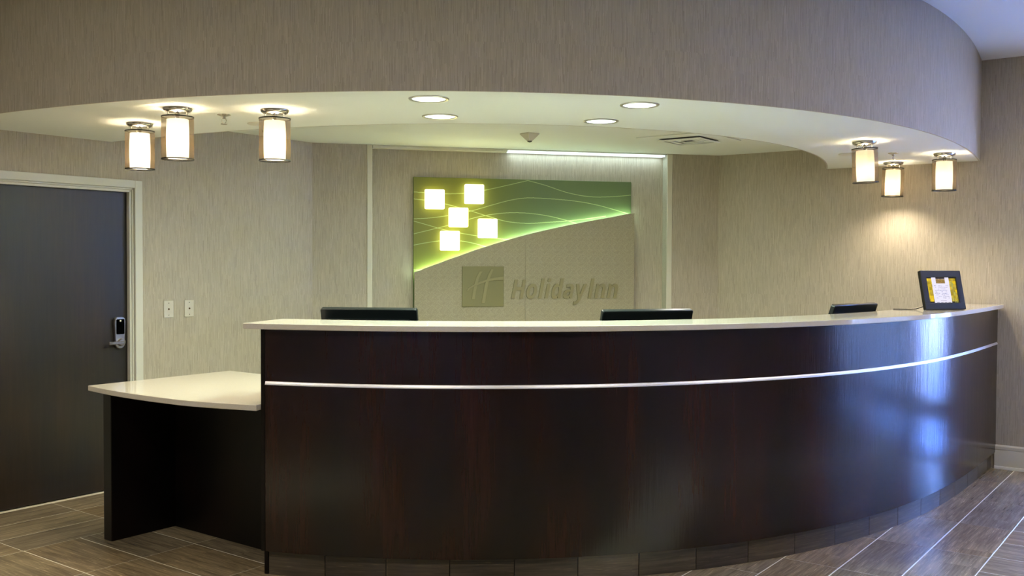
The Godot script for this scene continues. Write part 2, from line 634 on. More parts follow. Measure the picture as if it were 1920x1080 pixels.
func build_window():  # out of view; placed and divided to give the desk its daylight reflections
	for k in 2:
		var w := setting("unseen_window_%d" % (k + 1))
		var zs: Array = [[-0.78, -0.34], [0.10, 1.2, 2.3]][k]
		var z0: float = zs[0]
		var z1: float = zs[-1]
		var st := mesh_tool()
		for i in zs.size():
			var z: float = zs[i] + (0.02 if i == 0 else -0.02 if i == zs.size() - 1 else 0.0)
			box(st, Vector3(XR + 0.07, 1.21, z), Vector3(0.11, 2.42, 0.04), 0.004)
		for h in [[0.02, 0.04], [2.40, 0.04], [0.39, 0.16]]:
			box(st, Vector3(XR + 0.07, h[0], (z0 + z1) * 0.5), Vector3(0.10, h[1], z1 - z0 - 0.03), 0.004)
		obj("window_frame", st, M.satin, w)
		for i in zs.size() - 1:
			for h in [[0.03, 0.32], [0.46, 2.39]]:
				st = mesh_tool()
				box(st, Vector3(XR + 0.07, (h[0] + h[1]) * 0.5, (zs[i] + zs[i + 1]) * 0.5), Vector3(0.006, h[1] - h[0] + 0.02, zs[i + 1] - zs[i] - 0.03))
				obj("pane", st, M.glass, w)
	var st := mesh_tool()
	prism(st, rect(60, 90, 0.0, Vector2(XR + 0.14 + 30.0, 0)), -0.25, -0.06)
	struct("pavement", st, M.pavement)  # ground out of view; sunlit, it gives the bright reflection on the desk
	st = mesh_tool()
	prism(st, rect(7.0, 12.0, 0.0, Vector2(XR + 0.14 + 3.5, 6.02)), 2.55, 2.8)
	prism(st, rect(1.3, 0.12, 0.0, Vector2(XR + 0.14 + 0.65, 0.06)), -0.06, 2.56)
	prism(st, rect(0.2, 8.7, 0.0, Vector2(14.2, 7.65)), -0.06, 2.56)
	struct("added_porch_screen", st, mat(Color(0.55, 0.54, 0.52), 0.8))  # added roof and walls, out of view, that dim the broad reflection on the desk

func build_bulkhead():
	var b := setting("ceiling_bulkhead")
	var outer := curve(OUT_C, OUT_K, -1.72, 0.372, 0.0, 120)
	var inner := curve(IN_C, IN_K, -1.80, 0.53, 0.0, 90)
	# underside
	var st := mesh_tool()
	prism(st, band(curve(OUT_C, OUT_K, -1.72, 0.372, -0.012, 120), curve(IN_C, IN_K, -1.80, 0.53, 0.012, 90)), HS, HS + 0.05)
	obj("soffit", st, M.ceiling, b)
	st = mesh_tool()
	prism(st, band(outer, curve(OUT_C, OUT_K, -1.72, 0.372, -0.012, 120)), HS, HC)
	obj("fascia", st, M.paper, b)
	st = mesh_tool()
	prism(st, band(curve(IN_C, IN_K, -1.80, 0.53, 0.012, 90), inner), HS, HI + 0.02)
	obj("inner_fascia", st, M.paper, b)
	# ceiling above the staff side
	st = mesh_tool()
	var q := curve(IN_C, IN_K, -1.80, 0.53, 0.02, 60)
	q.append(Vector2(XR + 0.05, -3.70))
	q.append(Vector2(P2.x, P2.z) + Vector2(0.1, -0.1))
	q.append(Vector2(5.5, -6.25))
	q.append(Vector2(3.6, -6.25))
	prism(st, q, HI, HI + 0.06)
	struct("ceiling_alcove", st, M.ceiling)

func build_door():
	var d := setting("door_1")
	var x0 := 2.875
	var x1 := 3.845
	var h := 2.068
	var st := mesh_tool()
	# casing
	for p in [[x1, x1 + 0.057], [x0 - 0.057, x0]]:
		box(st, Vector3((p[0] + p[1]) * 0.5, (h + 0.053) * 0.5, ZD + 0.004), Vector3(0.057, h + 0.053, 0.022), 0.003)
	box(st, Vector3((x0 + x1) * 0.5, h + 0.0265, ZD + 0.004), Vector3(x1 - x0 + 0.004, 0.053, 0.022), 0.003)
	obj("door_casing", st, M.frame, d)
	# jambs and stop
	st = mesh_tool()
	for s in [[x1 + 0.004, x1 - 0.012], [x0 - 0.004, x0 + 0.012]]:
		box(st, Vector3((s[0] + s[1]) * 0.5, h * 0.5, ZD - 0.068), Vector3(0.016, h, 0.125), 0.002)
	box(st, Vector3((x0 + x1) * 0.5, h - 0.004, ZD - 0.068), Vector3(x1 - x0, 0.016, 0.125), 0.002)
	for s in [[x1 - 0.012, x1 - 0.026], [x0 + 0.012, x0 + 0.026]]:
		box(st, Vector3((s[0] + s[1]) * 0.5, h * 0.5, ZD - 0.032), Vector3(0.014, h - 0.02, 0.036), 0.002)
	box(st, Vector3((x0 + x1) * 0.5, h - 0.02, ZD - 0.032), Vector3(x1 - x0 - 0.03, 0.016, 0.036), 0.002)
	obj("door_jamb", st, M.frame, d)
	st = mesh_tool()
	slab_xy(st, PackedVector2Array([Vector2(x0 + 0.014, 0.008), Vector2(x1 - 0.014, 0.008), Vector2(x1 - 0.014, h - 0.014), Vector2(x0 + 0.014, h - 0.014)]), ZD - 0.098, ZD - 0.053, 0.002)
	obj("door_leaf", st, M.door, d)
	# keypad lock with its lever
	var at := Transform3D(Basis.IDENTITY, Vector3(3.752, 1.0, ZD - 0.053))
	st = mesh_tool()
	var body := PackedVector2Array()
	for p in [[-0.034, 0.0], [-0.040, 0.15], [-0.036, 0.172], [-0.022, 0.184], [0.022, 0.184], [0.036, 0.172], [0.040, 0.15], [0.034, 0.0]]:
		body.append(Vector2(p[0], p[1]))
	for i in range(1, 12):
		var a := -PI * i / 12.0
		body.append(Vector2(0.036 * cos(a), 0.004 + 0.036 * sin(a)))
	slab_xy(st, body, 0.0, 0.030, 0.004, at)
	var lb := obj("lock_body", st, M.satin, d)
	st = mesh_tool()
	slab_xy(st, rounded(0.060, 0.104, 0.008, 4, Vector2(0.0, 0.118)), 0.0285, 0.0325, 0.001, at)
	obj("keypad", st, M.dark_glass, lb)
	st = mesh_tool()
	lathe(st, [Vector2(0, 0.0345), Vector2(0.006, 0.034), Vector2(0.007, 0.032)], 16, at * Transform3D(Basis(Vector3.RIGHT, PI * 0.5), Vector3(0, 0.158, 0)))
	obj("button", st, M.white_plastic, lb)
	st = mesh_tool()
	var turned := at * Transform3D(Basis(Vector3.RIGHT, PI * 0.5), Vector3(0.004, 0.012, 0))
	lathe(st, [Vector2(0, 0.05), Vector2(0.022, 0.05), Vector2(0.026, 0.044), Vector2(0.028, 0.03)], 24, turned)
	box(st, Vector3(-0.042, 0.010, 0.056), Vector3(0.115, 0.021, 0.013), 0.004, at)
	box(st, Vector3(0.004, 0.010, 0.048), Vector3(0.032, 0.026, 0.018), 0.005, at)
	obj("lever", st, M.satin, lb)

# ================= the reception desk =================
func build_desk():
	var d := thing("reception_desk", "long curved dark brown reception desk with a bright metal inlay line", "desk")
	var seg := 96
	# t where the front panel begins, just past the end panel
	var ts := T0 + 0.0052
	var st := mesh_tool()
	prism(st, band(curve(DESK_C, DESK_K, ts, T1, 0.0, seg), curve(DESK_C, DESK_K, ts, T1, -0.02, seg)), 0.975, 1.235, 0.001)
	obj("upper_panel", st, M.wood, d)
	st = mesh_tool()
	prism(st, band(curve(DESK_C, DESK_K, ts, T1, 0.0, seg), curve(DESK_C, DESK_K, ts, T1, -0.02, seg)), 0.125, 0.957, 0.001)
	obj("lower_panel", st, M.wood, d)
	# the inlay: a metal strip, slightly rounded, that leans back
	st = mesh_tool()
	var pr := []
	var lean := []
	for i in 7:
		var f := i / 6.0
		lean.append(deg_to_rad(lerpf(9.0, 33.0, f)))
		pr.append(Vector2(0.0045 - 0.0075 * f * (0.55 + 0.45 * f), 0.957 + 0.018 * f))
	for i in 160:
		var a := lerpf(ts, T1, i / 160.0)
		var b := lerpf(ts, T1, (i + 1) / 160.0)
		for k in 6:
			var ps := []
			var ns := []
			for e in [[a, k], [b, k], [b, k + 1], [a, k + 1]]:
				var c := on_curve(DESK_C, DESK_K, e[0], pr[e[1]].x)
				var p: Vector2 = c[0]
				var nn: Vector2 = c[1]
				var al: float = lean[e[1]]
				ps.append(Vector3(p.x, pr[e[1]].y, p.y))
				ns.append(Vector3(nn.x * cos(al), sin(al), nn.y * cos(al)).normalized())
			quad(st, ps, ns, [Vector2(a, k), Vector2(b, k), Vector2(b, k + 1), Vector2(a, k + 1)])
	obj("metal_inlay", st, M.brushed, d)
	# end panel, square to the curve
	var e0 := on_curve(DESK_C, DESK_K, T0, 0.0)
	var p0: Vector2 = e0[0]
	var nn: Vector2 = e0[1]
	var tg := Vector2(-nn.y, nn.x)
	if tg.dot(on_curve(DESK_C, DESK_K, T0 + 0.1, 0.0)[0] - p0) < 0.0:
		tg = -tg
	st = mesh_tool()
	prism(st, PackedVector2Array([p0, p0 + tg * 0.021, p0 + tg * 0.021 - nn * 0.72, p0 - nn * 0.72]), 0.125, 1.235, 0.001)
	prism(st, PackedVector2Array([p0 - nn * 0.03, p0 + tg * 0.021 - nn * 0.03, p0 + tg * 0.021 - nn * 0.70, p0 - nn * 0.70]), 0.0, 0.125)
	obj("end_panel", st, M.wood_dark, d)
	# plinth of cut floor tiles
	st = mesh_tool()
	prism(st, band(curve(DESK_C, DESK_K, ts, T1, -0.040, seg), curve(DESK_C, DESK_K, ts, T1, -0.060, seg)), 0.0, 0.125)
	var pb := obj("plinth", st, M.black, d)
	var n := 19
	var at := 0
	var s := 0.0
	var prev: Vector2 = on_curve(DESK_C, DESK_K, ts, -0.03)[0]
	var marks := [ts]
	var t := ts
	var want := 0.303
	while t < T1:
		t += 0.0005
		var p: Vector2 = on_curve(DESK_C, DESK_K, t, -0.03)[0]
		s += p.distance_to(prev)
		prev = p
		if s >= want:
			marks.append(t)
			s = 0.0
			want = 0.306 + 0.002 * marks.size()
	marks.append(T1)
	for i in marks.size() - 1:
		var a: float = marks[i] + 0.0005
		var b: float = marks[i + 1] - 0.0005
		if b - a < 0.01:
			continue
		st = mesh_tool()
		prism(st, band(curve(DESK_C, DESK_K, a, b, -0.030, 4), curve(DESK_C, DESK_K, a, b, -0.039, 4)), 0.0, 0.122, 0.001)
		var tl := obj("plinth_tile", uv_shift(st, Vector2(0.37 * i, 0.21 * i), 0.42), M.plinth[i % 3], d)
		at += 1
	# staff side: work surface on brackets, with a back rail
	st = mesh_tool()
	prism(st, band(curve(DESK_C, DESK_K, T0 + 0.02, T1 - 0.009, -0.021, 48), curve(DESK_C, DESK_K, T0 + 0.02, T1 - 0.009, -0.74, 48)), 0.73, 0.76, 0.002)
	obj("work_surface", st, M.wood_dark, d)
	for k in 5:
		var a := lerpf(T0 + 0.2, T1 - 0.12, k / 4.0)
		st = mesh_tool()
		prism(st, band(curve(DESK_C, DESK_K, a, a + 0.006, -0.061, 1), curve(DESK_C, DESK_K, a, a + 0.006, -0.70, 1)), 0.0, 0.73, 0.001)
		obj("support_panel", st, M.wood_dark, d)
	# stone top, lying on the desk
	st = mesh_tool()
	var front := curve(DESK_C, DESK_K, T0, T1 - 0.006, 0.045, seg)
	var back := curve(DESK_C, DESK_K, T0, T1 - 0.006, -0.345, seg)
	var q := band(front, back)
	# the left end oversails the end panel
	var over := PackedVector2Array([front[0] - tg * 0.072])
	over.append_array(q)
	over.append(back[0] - tg * 0.072)
	prism(st, over, 1.235, CT, 0.0025)
	var c := obj("countertop", st, M.quartz)
	tag(c, "long curved cream stone top on the tall reception desk", "countertop")

func uv_shift(st: SurfaceTool, o: Vector2, k: float) -> Mesh:
	var a := st.commit_to_arrays()
	var uv: PackedVector2Array = a[Mesh.ARRAY_TEX_UV]
	for i in uv.size():
		uv[i] = Vector2(uv[i].x * k, uv[i].y * k * 2.0) + o
	a[Mesh.ARRAY_TEX_UV] = uv
	var am := ArrayMesh.new()
	am.add_surface_from_arrays(Mesh.PRIMITIVE_TRIANGLES, a)
	return am

func build_side_desk():
	var d := thing("side_desk", "low dark wooden desk wing at the left end of the reception desk", "desk")
	var st := mesh_tool()
	box(st, Vector3(3.405, 0.415, -5.043), Vector3(0.79, 0.83, 0.078), 0.003)
	obj("side_panel", st, M.wood_dark, d)
	st = mesh_tool()
	box(st, Vector3(3.426, 0.415, -4.50), Vector3(0.02, 0.83, 1.008), 0.002)
	obj("modesty_panel", st, M.wood_dark, d)
	st = mesh_tool()
	var q := PackedVector2Array()
	var pts := [Vector2(2.996, -5.21), Vector2(2.966, -4.93), Vector2(2.959, -4.66), Vector2(2.968, -4.43), Vector2(2.985, -4.26), Vector2(3.035, -4.05), Vector2(3.118, -3.79)]
	for i in 25:
		var f := i / 24.0 * 5.999
		var a := int(f)
		q.append(pts[a].cubic_interpolate(pts[a + 1], pts[maxi(a - 1, 0)], pts[mini(a + 2, 6)], f - a))
	q.append(Vector2(3.97, -3.77))
	q.append(Vector2(3.97, -5.215))
	# stop at the face of the tall desk
	var e0 := on_curve(DESK_C, DESK_K, T0, 0.0)
	var p0: Vector2 = e0[0]
	var nn: Vector2 = e0[1]
	var cut := PackedVector2Array([p0 + nn * 1.0 + Vector2(0, -0.002), p0 - nn * 2.0 + Vector2(0, -0.002), p0 - nn * 2.0 + Vector2(0, -3), p0 + nn * 1.0 + Vector2(0, -3)])
	var parts := Geometry2D.intersect_polygons(q, cut)
	prism(st, parts[0], 0.83, LT, 0.0025)
	var c := obj("countertop", st, M.quartz)
	tag(c, "low cream stone top with a bowed front edge, beside the dark door", "countertop")

# ================= the sign =================
func build_sign():
	var xf := back_frame(0, 0, -0.10)
	var s := thing("wall_sign", "large green and beige illuminated hotel sign with five glowing squares", "sign", xf)
	var x0 := 0.844
	var x1 := 2.80
	var y1 := 2.292
	var y0 := 1.0
	# green back panel with printed lines
	var st := mesh_tool()
	box(st, Vector3((x0 + x1) * 0.5, (y0 + y1) * 0.5, 0.0125), Vector3(x1 - x0, y1 - y0, 0.025), 0.002)
	var g := obj("green_panel", st, M.trim, s)
	st = mesh_tool()
	quad(st, [Vector3(x0 + 0.002, 1.42, 0.0255), Vector3(x1 - 0.002, 1.42, 0.0255), Vector3(x1 - 0.002, y1 - 0.002, 0.0255), Vector3(x0 + 0.002, y1 - 0.002, 0.0255)], [Vector3.BACK, Vector3.BACK, Vector3.BACK, Vector3.BACK], [Vector2(0, 1), Vector2(1, 1), Vector2(1, 0), Vector2(0, 0)])
	var gm := mat(Color.WHITE, 0.45)
	gm.albedo_texture = tex(sign_image(x0, x1, 1.42, y1))
	obj("printed_face", st, gm, g)
	g.material_override = mat(Color(0.33, 0.42, 0.20), 0.5)
	# beige front panel in two halves
	var edge := [Vector2(0.8453, 1.4845), Vector2(0.9545, 1.5255), Vector2(1.1379, 1.5921), Vector2(1.3697, 1.674), Vector2(1.6044, 1.7475), Vector2(1.8086, 1.8063), Vector2(1.9862, 1.8501), Vector2(2.1801, 1.8932), Vector2(2.376, 1.9329), Vector2(2.5739, 1.9701), Vector2(2.806, 2.0117)]
	var wv := tex(weave_image())
	var pm := textured(wv, 9.0, 0.6, 0.4, Color(1.17, 1.10, 0.92))
	pm.albedo_color = Color(1.0, 0.945, 0.80)
	pm.heightmap_enabled = true
	pm.heightmap_texture = wv
	pm.heightmap_scale = 0.35
	for half in 2:
		var q := PackedVector2Array()
		var a := x0 if half == 0 else 1.8088
		var b := 1.808 if half == 0 else 2.806
		q.append(Vector2(a, y0 - 0.01))
		q.append(Vector2(b, y0 - 0.01))
		for i in range(20, -1, -1):
			var x := lerpf(a, b, i / 20.0)
			q.append(Vector2(x, edge_y(edge, x)))
		st = mesh_tool()
		slab_xy(st, q, 0.078, 0.094, 0.001)
		obj("front_panel", st, pm, s)
	# spacers behind the front panel
	for x in [0.95, 1.8, 2.7]:
		st = mesh_tool()
		box(st, Vector3(x, 1.2, 0.0515), Vector3(0.04, 0.3, 0.0535))
		obj("spacer", st, M.black, s)
	# light tube behind the upper edge of the front panel
	var pts := []
	for i in 33:
		var x := lerpf(x0 + 0.012, x1 - 0.012, i / 32.0)
		pts.append(Vector3(x, edge_y(edge, x) - 0.012, 0.066))
	st = mesh_tool()
	tube(st, pts, 0.006, 8)
	obj("light_tube", st, glow(Color(0.84, 1.0, 0.86), 19.0), s)
	for i in 8:
		var x := lerpf(x0 + 0.12, x1 - 0.12, i / 7.0)
		var l := OmniLight3D.new()
		l.name = "edge_glow"
		l.light_color = Color(0.85, 1.0, 0.78)
		l.light_energy = 0.0008
		l.light_size = 0.004
		l.omni_range = 3.0
		l.omni_attenuation = 2.0
		l.shadow_enabled = true
		l.position = Vector3(x, edge_y(edge, x) - 0.004, 0.066)
		s.add_child(l, true)
	# five glowing squares
	var cm := glow(Color(1.0, 0.97, 0.62), 2.0)
	for p in [Vector2(1.0173, 2.1015), Vector2(1.3588, 2.1514), Vector2(1.2224, 1.9506), Vector2(1.149, 1.7516), Vector2(1.4767, 1.8602)]:
		st = mesh_tool()
		slab_xy(st, rounded(0.166, 0.166, 0.010, 3, p), 0.058, 0.094, 0.004)
		obj("light_square", st, cm, s)
		var l := AreaLight3D.new()
		l.name = "square_glow"
		l.area_size = Vector2(0.16, 0.16)
		l.light_color = Color(1.0, 0.96, 0.66)
		l.light_energy = 0.012
		l.area_range = 8.0
		l.area_attenuation = 2.0
		l.shadow_enabled = true
		l.transform = Transform3D(Basis(Vector3.UP, PI), Vector3(p.x, p.y, 0.096))
		s.add_child(l, true)
	# raised plate with the emblem
	var olive := mat(Color(0.50, 0.475, 0.325), 0.5)
	st = mesh_tool()
	slab_xy(st, PackedVector2Array([Vector2(1.2520, 1.189), Vector2(1.6154, 1.189), Vector2(1.6154, 1.534), Vector2(1.2520, 1.534)]), 0.094, 0.106, 0.002)
	var pl := obj("emblem_plate", st, olive, s)
	var strokes := [
		[[302, 148], [282, 176], [264, 218], [246, 280], [232, 350], [220, 430], [253, 432], [262, 360], [277, 285], [292, 222], [310, 180], [330, 152]],
		[[412, 126], [388, 176], [366, 230], [350, 280], [334, 370], [318, 468], [352, 472], [364, 385], [380, 300], [394, 236], [412, 186], [437, 132]],
		[[172, 348], [185, 322], [235, 288], [300, 256], [370, 230], [440, 213], [538, 200], [538, 236], [440, 240], [370, 253], [300, 280], [240, 303], [204, 322], [182, 348]]]
	st = mesh_tool()
	for k in 3:
		var q := PackedVector2Array()
		for p in strokes[k]:
			q.append(Vector2(1.2520 + (p[0] - 130.0) / 410.0 * 0.3634, 1.534 - (p[1] - 100.0) / 405.0 * 0.345))
		slab_xy(st, q, 0.105, 0.112 + 0.0006 * k, 0.0015)
	obj("emblem", st, mat(Color(0.56, 0.53, 0.38), 0.5), pl)
	# raised lettering, letter by letter
	var font := SystemFont.new()
	font.font_names = PackedStringArray(["Droid Sans"])
	font.font_weight = 700
	var text := "Holiday Inn"
	var fs := 64
	var px := 0.226 / fs
	var starts := []
	var total := 0.0
	for i in text.length():
		starts.append(total)
		total += font.get_string_size("l" if text[i] == "I" else text[i], HORIZONTAL_ALIGNMENT_LEFT, -1, fs).x * px * (0.30 if text[i] == " " else 1.0)
	var sx := 0.985 / total
	var lm := mat(Color(0.555, 0.520, 0.380), 0.5)
	for i in text.length():
		if text[i] == " ":
			continue
		var tm := TextMesh.new()
		tm.font = font
		tm.font_size = fs
		tm.pixel_size = px
		tm.depth = 0.014
		tm.text = "l" if text[i] == "I" else text[i]
		tm.horizontal_alignment = HORIZONTAL_ALIGNMENT_LEFT
		tm.vertical_alignment = VERTICAL_ALIGNMENT_BOTTOM
		var off: float = starts[i]
		var a := tm.get_mesh_arrays()
		var vs: PackedVector3Array = a[Mesh.ARRAY_VERTEX]
		var ns: PackedVector3Array = a[Mesh.ARRAY_NORMAL]
		var slant := 0.19
		var desc := font.get_descent(fs) * px
		for j in vs.size():
			var v := vs[j]
			v.y -= desc
			vs[j] = Vector3(1.664 + (off + v.x) * sx + v.y * slant, 1.258 + v.y, 0.101 + v.z)
			var m := ns[j]
			ns[j] = Vector3(m.x / sx, m.y - m.x * slant / sx, m.z).normalized()
		a[Mesh.ARRAY_VERTEX] = vs
		a[Mesh.ARRAY_NORMAL] = ns
		a[Mesh.ARRAY_TANGENT] = null
		var am := ArrayMesh.new()
		am.add_surface_from_arrays(Mesh.PRIMITIVE_TRIANGLES, a)
		obj("letter", am, lm, s)

func edge_y(e: Array, x: float) -> float:
	for i in e.size() - 1:
		if x <= e[i + 1].x or i == e.size() - 2:
			var f: float = clampf((x - e[i].x) / (e[i + 1].x - e[i].x), 0.0, 1.0)
			var p0: Vector2 = e[maxi(i - 1, 0)]
			var p3: Vector2 = e[mini(i + 2, e.size() - 1)]
			return cubic_interpolate(e[i].y, e[i + 1].y, p0.y, p3.y, f)
	return e[0].y

func sign_image(x0: float, x1: float, y0: float, y1: float) -> Image:
	var w := 1024
	var h := 456
	var im := Image.create(w, h, false, Image.FORMAT_RGB8)
	for y in h:
		for x in w:
			var u := float(x) / w
			im.set_pixel(x, y, Color(0.44, 0.45, 0.15).lerp(Color(0.37, 0.43, 0.27), smoothstep(0.15, 0.6, u)))  # yellower at left: glow from the squares put into the colour
	# thin pale waves; points in a crop of the photograph whose panel spans x 128..1597 and starts at y 75..110
	var waves := [
		[[128, 170], [240, 178], [330, 183], [480, 178], [620, 155], [760, 125], [880, 98]],
		[[880, 98], [1000, 130], [1150, 178], [1300, 205], [1450, 207], [1597, 196]],
		[[128, 215], [250, 230], [340, 250], [500, 295], [620, 332], [740, 365], [880, 379], [1020, 373], [1160, 365], [1300, 351], [1420, 336]],
		[[128, 342], [250, 336], [400, 315], [520, 290], [640, 257], [760, 227], [870, 212], [1000, 216], [1200, 234], [1350, 260], [1480, 294], [1590, 326]],
		[[128, 356], [230, 386], [330, 415], [480, 446], [620, 468], [740, 482], [840, 488]],
		[[128, 438], [250, 410], [400, 374], [520, 340], [640, 318], [760, 308], [880, 312], [1000, 328], [1100, 350], [1200, 378], [1260, 394]],
		[[128, 510], [250, 490], [350, 484], [450, 490], [540, 510], [620, 535], [690, 556]],
		[[128, 668], [190, 671], [260, 676]]]
	var scale := (x1 - x0) / 1469.0
	for wave in waves:
		var n: int = wave.size()
		for i in n - 1:
			var a := Vector2(wave[i][0], wave[i][1])
			var b := Vector2(wave[i + 1][0], wave[i + 1][1])
			var p := Vector2(wave[maxi(i - 1, 0)][0], wave[maxi(i - 1, 0)][1])
			var q := Vector2(wave[mini(i + 2, n - 1)][0], wave[mini(i + 2, n - 1)][1])
			for k in 160:
				var v := a.cubic_interpolate(b, p, q, k / 160.0)
				var mx := (v.x - 128.0) * scale
				var my := (v.y - (75.0 + 35.0 * (v.x - 128.0) / 1469.0)) * scale
				var ix := int(mx / (x1 - x0) * w)
				var iy := int(my / (y1 - y0) * h)
				if ix >= 0 and iy >= 1 and ix < w and iy < h - 1:
					im.set_pixel(ix, iy, Color(0.66, 0.72, 0.50))
					im.set_pixel(ix, iy - 1, Color(0.66, 0.72, 0.50))
					im.set_pixel(ix, iy + 1, Color(0.54, 0.60, 0.38))
	return im

# ================= lamps =================
func build_lights():
	var lamp_group := "double-shade ceiling lamps under the curved bulkhead"
	var spots := [
		[Vector3(3.278, HS, -5.128), "ceiling lamp with smoky double shade, nearest to the dark door frame", 0.0],
		[Vector3(3.069, HS, -4.457), "ceiling lamp with smoky double shade, middle of the three above the low desk", 0.0],
		[Vector3(3.404, HS, -4.087), "ceiling lamp with smoky double shade, hanging before the black dome camera", 0.0],
		[Vector3(6.512, HS, -1.957), "ceiling lamp with smoky double shade, tilted slightly, leftmost of the right trio", 2.5],
		[Vector3(7.966, HS, -2.168), "ceiling lamp with smoky double shade, close to the right wall above its pool of light", -1.2],
		[Vector3(7.522, HS, -1.692), "ceiling lamp with smoky double shade, rightmost, nearest the bulkhead's rounded end", 0.0]]
	var first: Node3D = null
	for s in spots:
		var xf := Transform3D(Basis(Vector3(0.8, 0, -0.6), deg_to_rad(-s[2])), s[0])
		if first == null:
			first = make_lamp(xf, s[1], lamp_group)
		else:
			copy_of(first, xf, s[1])
	var down := [
		[Vector3(3.608, HS, -3.185), "round recessed ceiling downlight, upper left of the four in the soffit"],
		[Vector3(4.077, HS, -3.517), "round recessed ceiling downlight, lower left of the four in the soffit"],
		[Vector3(4.363, HS, -2.433), "round recessed ceiling downlight, upper right of the four in the soffit"],
		[Vector3(4.736, HS, -2.887), "round recessed ceiling downlight, lower right of the four in the soffit"]]
	first = null
	for s in down:
		var xf := Transform3D(Basis.IDENTITY, s[0])
		if first == null:
			first = make_downlight(xf, s[1], "recessed downlights in the soffit", Color(0.90, 1.0, 0.92), 1.15, M.lens)
		else:
			copy_of(first, xf, s[1])
	# unseen lamps behind the camera, placed to light the lobby and the inlay
	first = null
	for s in [[Vector3(0.2, HC, -4.2), "unseen warm lamp in the lobby ceiling nearest the dark door"], [Vector3(0.9, HC, -1.9), "unseen warm lamp in the lobby ceiling, second from the dark door"], [Vector3(2.6, HC, 0.2), "unseen warm lamp in the lobby ceiling, middle of the five"], [Vector3(5.3, HC, 1.1), "unseen warm lamp in the lobby ceiling, second from the windows"], [Vector3(7.4, HC, 0.6), "unseen warm lamp in the lobby ceiling nearest the windows"]]:
		var xf := Transform3D(Basis.IDENTITY, s[0])
		if first == null:
			first = make_downlight(xf, s[1], "unseen lobby ceiling lamps", Color(1.0, 0.97, 0.93), 1.5, glow(Color(1.0, 0.90, 0.76), 1.0))
		else:
			copy_of(first, xf, s[1])
	first = null  # unseen lamps hidden by the soffit, placed to light the sign and back wall
	for s in [[Vector3(4.85, HI, -3.95), "unseen lamp in the alcove ceiling, left one behind the soffit"], [Vector3(6.35, HI, -2.88), "unseen lamp in the alcove ceiling, right one behind the soffit"]]:
		var xf := Transform3D(Basis.IDENTITY, s[0])
		if first == null:
			first = make_downlight(xf, s[1], "unseen alcove lamps", Color(1.0, 0.98, 0.92), 0.55, M.lens)
		else:
			copy_of(first, xf, s[1])
	# strip light in the head of the niche
	var f := back_frame()
	var o := thing("strip_light", "slim white strip light along the top of the niche over the sign", "strip light", f)
	var st := mesh_tool()
	box(st, Vector3(2.375, 2.539, -0.05), Vector3(1.45, 0.008, 0.088), 0.001)
	obj("housing", st, M.trim, o)
	st = mesh_tool()
	box(st, Vector3(2.375, 2.527, -0.05), Vector3(1.44, 0.017, 0.080), 0.003)
	obj("lens", st, glow(Color(0.88, 0.97, 1.0), 0.45), o)
	var l := AreaLight3D.new()
	l.name = "strip_glow"
	l.area_size = Vector2(1.4, 0.07)
	l.light_color = Color(0.86, 0.97, 1.0)
	l.light_energy = 0.08
	l.area_range = 10.0
	l.area_attenuation = 2.0
	l.shadow_enabled = true
	l.transform = Transform3D(Basis(Vector3.RIGHT, -PI * 0.5), Vector3(2.375, 2.514, -0.05))
	o.add_child(l)

